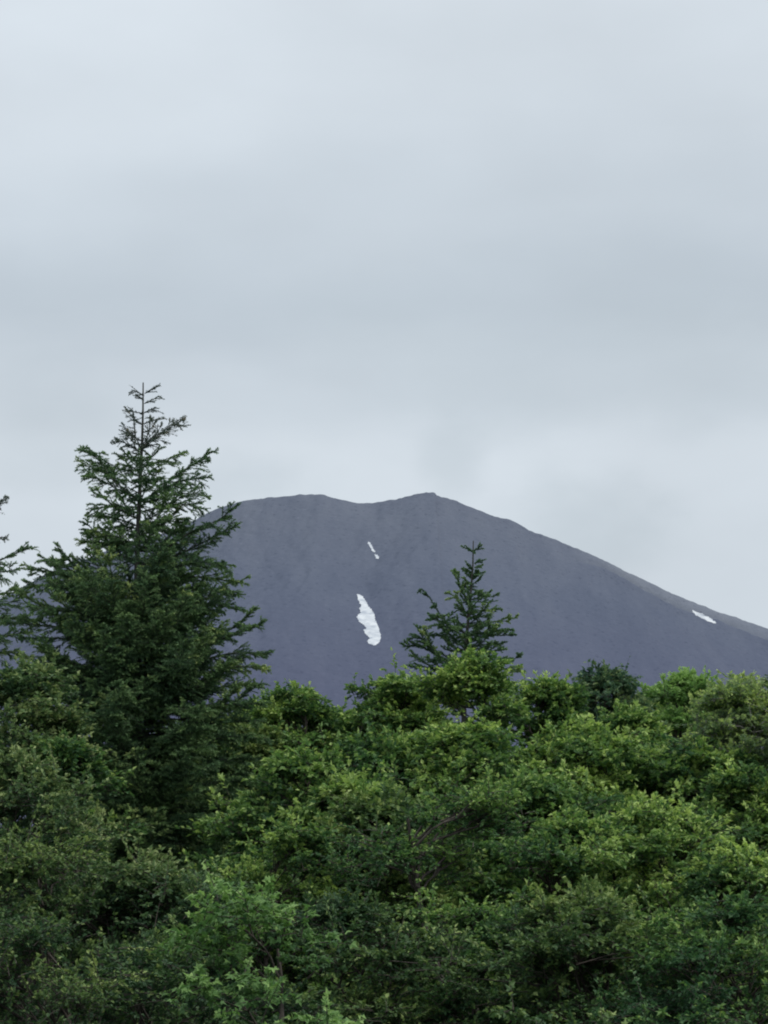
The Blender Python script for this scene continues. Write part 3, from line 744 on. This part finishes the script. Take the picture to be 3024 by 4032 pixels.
# ------------------------------------------------------------------ the wood goes on to both sides
def copy_tree(src, x, y, rz, label):
    r = src.copy(); C.objects.link(r); r.location = (x, y, 0); r.rotation_euler = (0, 0, rz)
    r['label'] = label; r['group'] = 'trees where the wood goes on past the picture'
    for ch in src.children:
        c = ch.copy(); C.objects.link(c); c.parent = r
    return r
bpy.context.view_layer.update()
by = {o['label']: o for o in C.objects if o.get('category') == 'tree'}
def find(t): return next(o for l, o in by.items() if t in l)
for t_, px_, dp_, rz_, side_ in [('bright layers below', 860, 50, 2.1, 'right'), ('wide yellow green layered', 880, 41, 1.2, 'right'), ('bottom right corner', 900, 31, 2.6, 'right'),
                                 ('deep green crown', -110, 46, .8, 'left'), ('dull olive crown', -120, 36, 1.9, 'left'), ('bottom left corner', -150, 28, 2.9, 'left')]:
    q_ = P(px_, 800, dp_)
    copy_tree(find(t_), q_[0], dp_, rz_, 'green broadleaf tree just past the %s edge of the picture' % side_)

# ------------------------------------------------------------------ sky and light
w = bpy.data.worlds.new('World'); scene.world = w; w.use_nodes = True
nt = w.node_tree; nt.nodes.clear()
out = nt.nodes.new('ShaderNodeOutputWorld'); bg = nt.nodes.new('ShaderNodeBackground'); bg2 = nt.nodes.new('ShaderNodeBackground')
SUN_EL, SUN_ROT = math.radians(58), math.radians(115)
sky = nt.nodes.new('ShaderNodeTexSky'); sky.sky_type = 'NISHITA'; sky.sun_disc = False
sky.sun_elevation = SUN_EL; sky.sun_rotation = SUN_ROT
nt.links.new(sky.outputs[0], bg.inputs[0]); bg.inputs[1].default_value = .06
tc = N(nt, 'ShaderNodeTexCoord')
def math_n(op, a, b=None):
    n = N(nt, 'ShaderNodeMath', operation=op)
    for k_, v in enumerate((a, b)):
        if v is None: continue
        if isinstance(v, (int, float)): n.inputs[k_].default_value = v
        else: nt.links.new(v, n.inputs[k_])
    return n.outputs[0]
sx = N(nt, 'ShaderNodeSeparateXYZ'); nt.links.new(tc.outputs['Generated'], sx.inputs[0])
mp = N(nt, 'ShaderNodeMapping'); mp.inputs['Scale'].default_value = (1.0, 1.0, 2.6); nt.links.new(tc.outputs['Generated'], mp.inputs[0])
na = noise(nt, mp.outputs[0], 3.2, 3, .5); nb_ = noise(nt, mp.outputs[0], 9, 4, .5)
# height band warped by large slow noise
zw = math_n('ADD', sx.outputs[2], math_n('MULTIPLY', math_n('SUBTRACT', na.outputs[0], .5), .09))
zw = math_n('ADD', zw, math_n('MULTIPLY', math_n('SUBTRACT', nb_.outputs[0], .5), .028))
zw = math_n('ADD', zw, math_n('MULTIPLY', sx.outputs[0], .03))
L0 = (.685, .75, .81); DK = (.525, .592, .655)
mixc = lambda f: tuple(a + (b - a) * f for a, b in zip(L0, DK))
rr_ = ramp(nt, [(.0, mixc(.35)), (.17, mixc(.25)), (.225, mixc(.05)), (.25, mixc(.55)), (.272, mixc(1.)), (.31, mixc(.65)), (.36, mixc(.15)), (.40, mixc(-.05)), (.60, mixc(.3)), (1., mixc(-.15))])
rr_.color_ramp.interpolation = 'EASE'
nt.links.new(zw, rr_.inputs[0])
col = rr_.outputs[0]
# soft grey rags of cloud resting on the mountain's flanks
def blob(px, py, rx, ry, amt):
    global col
    c = P(px, py, 100.) - EYE; c = c / np.linalg.norm(c)
    dx = math_n('DIVIDE', math_n('SUBTRACT', sx.outputs[0], float(c[0])), rx / FPX)
    dz = math_n('DIVIDE', math_n('SUBTRACT', sx.outputs[2], float(c[2])), ry / FPX)
    front = math_n('GREATER_THAN', sx.outputs[1], 0.0)
    wn = math_n('MULTIPLY', math_n('SUBTRACT', nb2.outputs[0], .5), 3.6)
    r2 = math_n('ADD', math_n('ADD', math_n('MULTIPLY', dx, dx), math_n('MULTIPLY', dz, dz)), wn)
    g = N(nt, 'ShaderNodeMapRange', interpolation_type='SMOOTHERSTEP'); g.inputs[1].default_value = 2.2; g.inputs[2].default_value = -.8; g.inputs[3].default_value = 0; g.inputs[4].default_value = amt
    nt.links.new(r2, g.inputs[0])
    fac = math_n('MULTIPLY', g.outputs[0], front)
    mx = N(nt, 'ShaderNodeMix', data_type='RGBA'); nt.links.new(fac, mx.inputs[0]); nt.links.new(col, mx.inputs[6]); mx.inputs[7].default_value = (.50, .57, .622, 1)
    col = mx.outputs[2]
mpb = N(nt, 'ShaderNodeMapping'); mpb.inputs['Scale'].default_value = (1, 1, 1.4); nt.links.new(tc.outputs['Generated'], mpb.inputs[0])
nb2 = noise(nt, mpb.outputs[0], 22, 4, .5)
blob(250, 478, 80, 34, .5); blob(448, 468, 32, 46, .42); blob(590, 530, 90, 60, .55); blob(50, 430, 90, 60, .30); blob(600, 345, 300, 80, .35)
mp3 = N(nt, 'ShaderNodeMapping'); mp3.inputs['Scale'].default_value = (1, 1, 2.0); nt.links.new(tc.outputs['Generated'], mp3.inputs[0])
n5 = noise(nt, mp3.outputs[0], 7, 5, .5)
v5 = math_n('ADD', math_n('MULTIPLY', math_n('SUBTRACT', n5.outputs[0], .5), .26), 1.0)
v5 = math_n('ADD', v5, math_n('MULTIPLY', sx.outputs[0], -.12))
mv = N(nt, 'ShaderNodeVectorMath', operation='SCALE'); nt.links.new(col, mv.inputs[0]); nt.links.new(v5, mv.inputs['Scale'])
col = mv.outputs[0]
nt.links.new(col, bg2.inputs[0]); bg2.inputs[1].default_value = 1.04
mxs = nt.nodes.new('ShaderNodeMixShader'); mxs.inputs[0].default_value = .93
nt.links.new(bg.outputs[0], mxs.inputs[1]); nt.links.new(bg2.outputs[0], mxs.inputs[2]); nt.links.new(mxs.outputs[0], out.inputs[0])

sd = bpy.data.lights.new('sun', 'SUN'); sd.energy = 1.8; sd.angle = math.radians(14); sd.color = (1, .96, .90)
so = bpy.data.objects.new('sun', sd); C.objects.link(so)
# Sky Texture rotation 0 is +Y, growing clockwise towards +X
dirv = Vector((math.sin(SUN_ROT) * math.cos(SUN_EL), math.cos(SUN_ROT) * math.cos(SUN_EL), math.sin(SUN_EL)))
so.rotation_euler = dirv.to_track_quat('Z', 'Y').to_euler()
so.location = dirv * 200

scene.view_settings.view_transform = 'Standard'
scene.view_settings.look = 'None'
scene.view_settings.exposure = 0
scene.view_settings.gamma = 1
scene.render.engine = 'CYCLES'
scene.cycles.max_bounces = 8
scene.cycles.diffuse_bounces = 5
scene.cycles.transmission_bounces = 4
scene.cycles.filter_width = 2.0
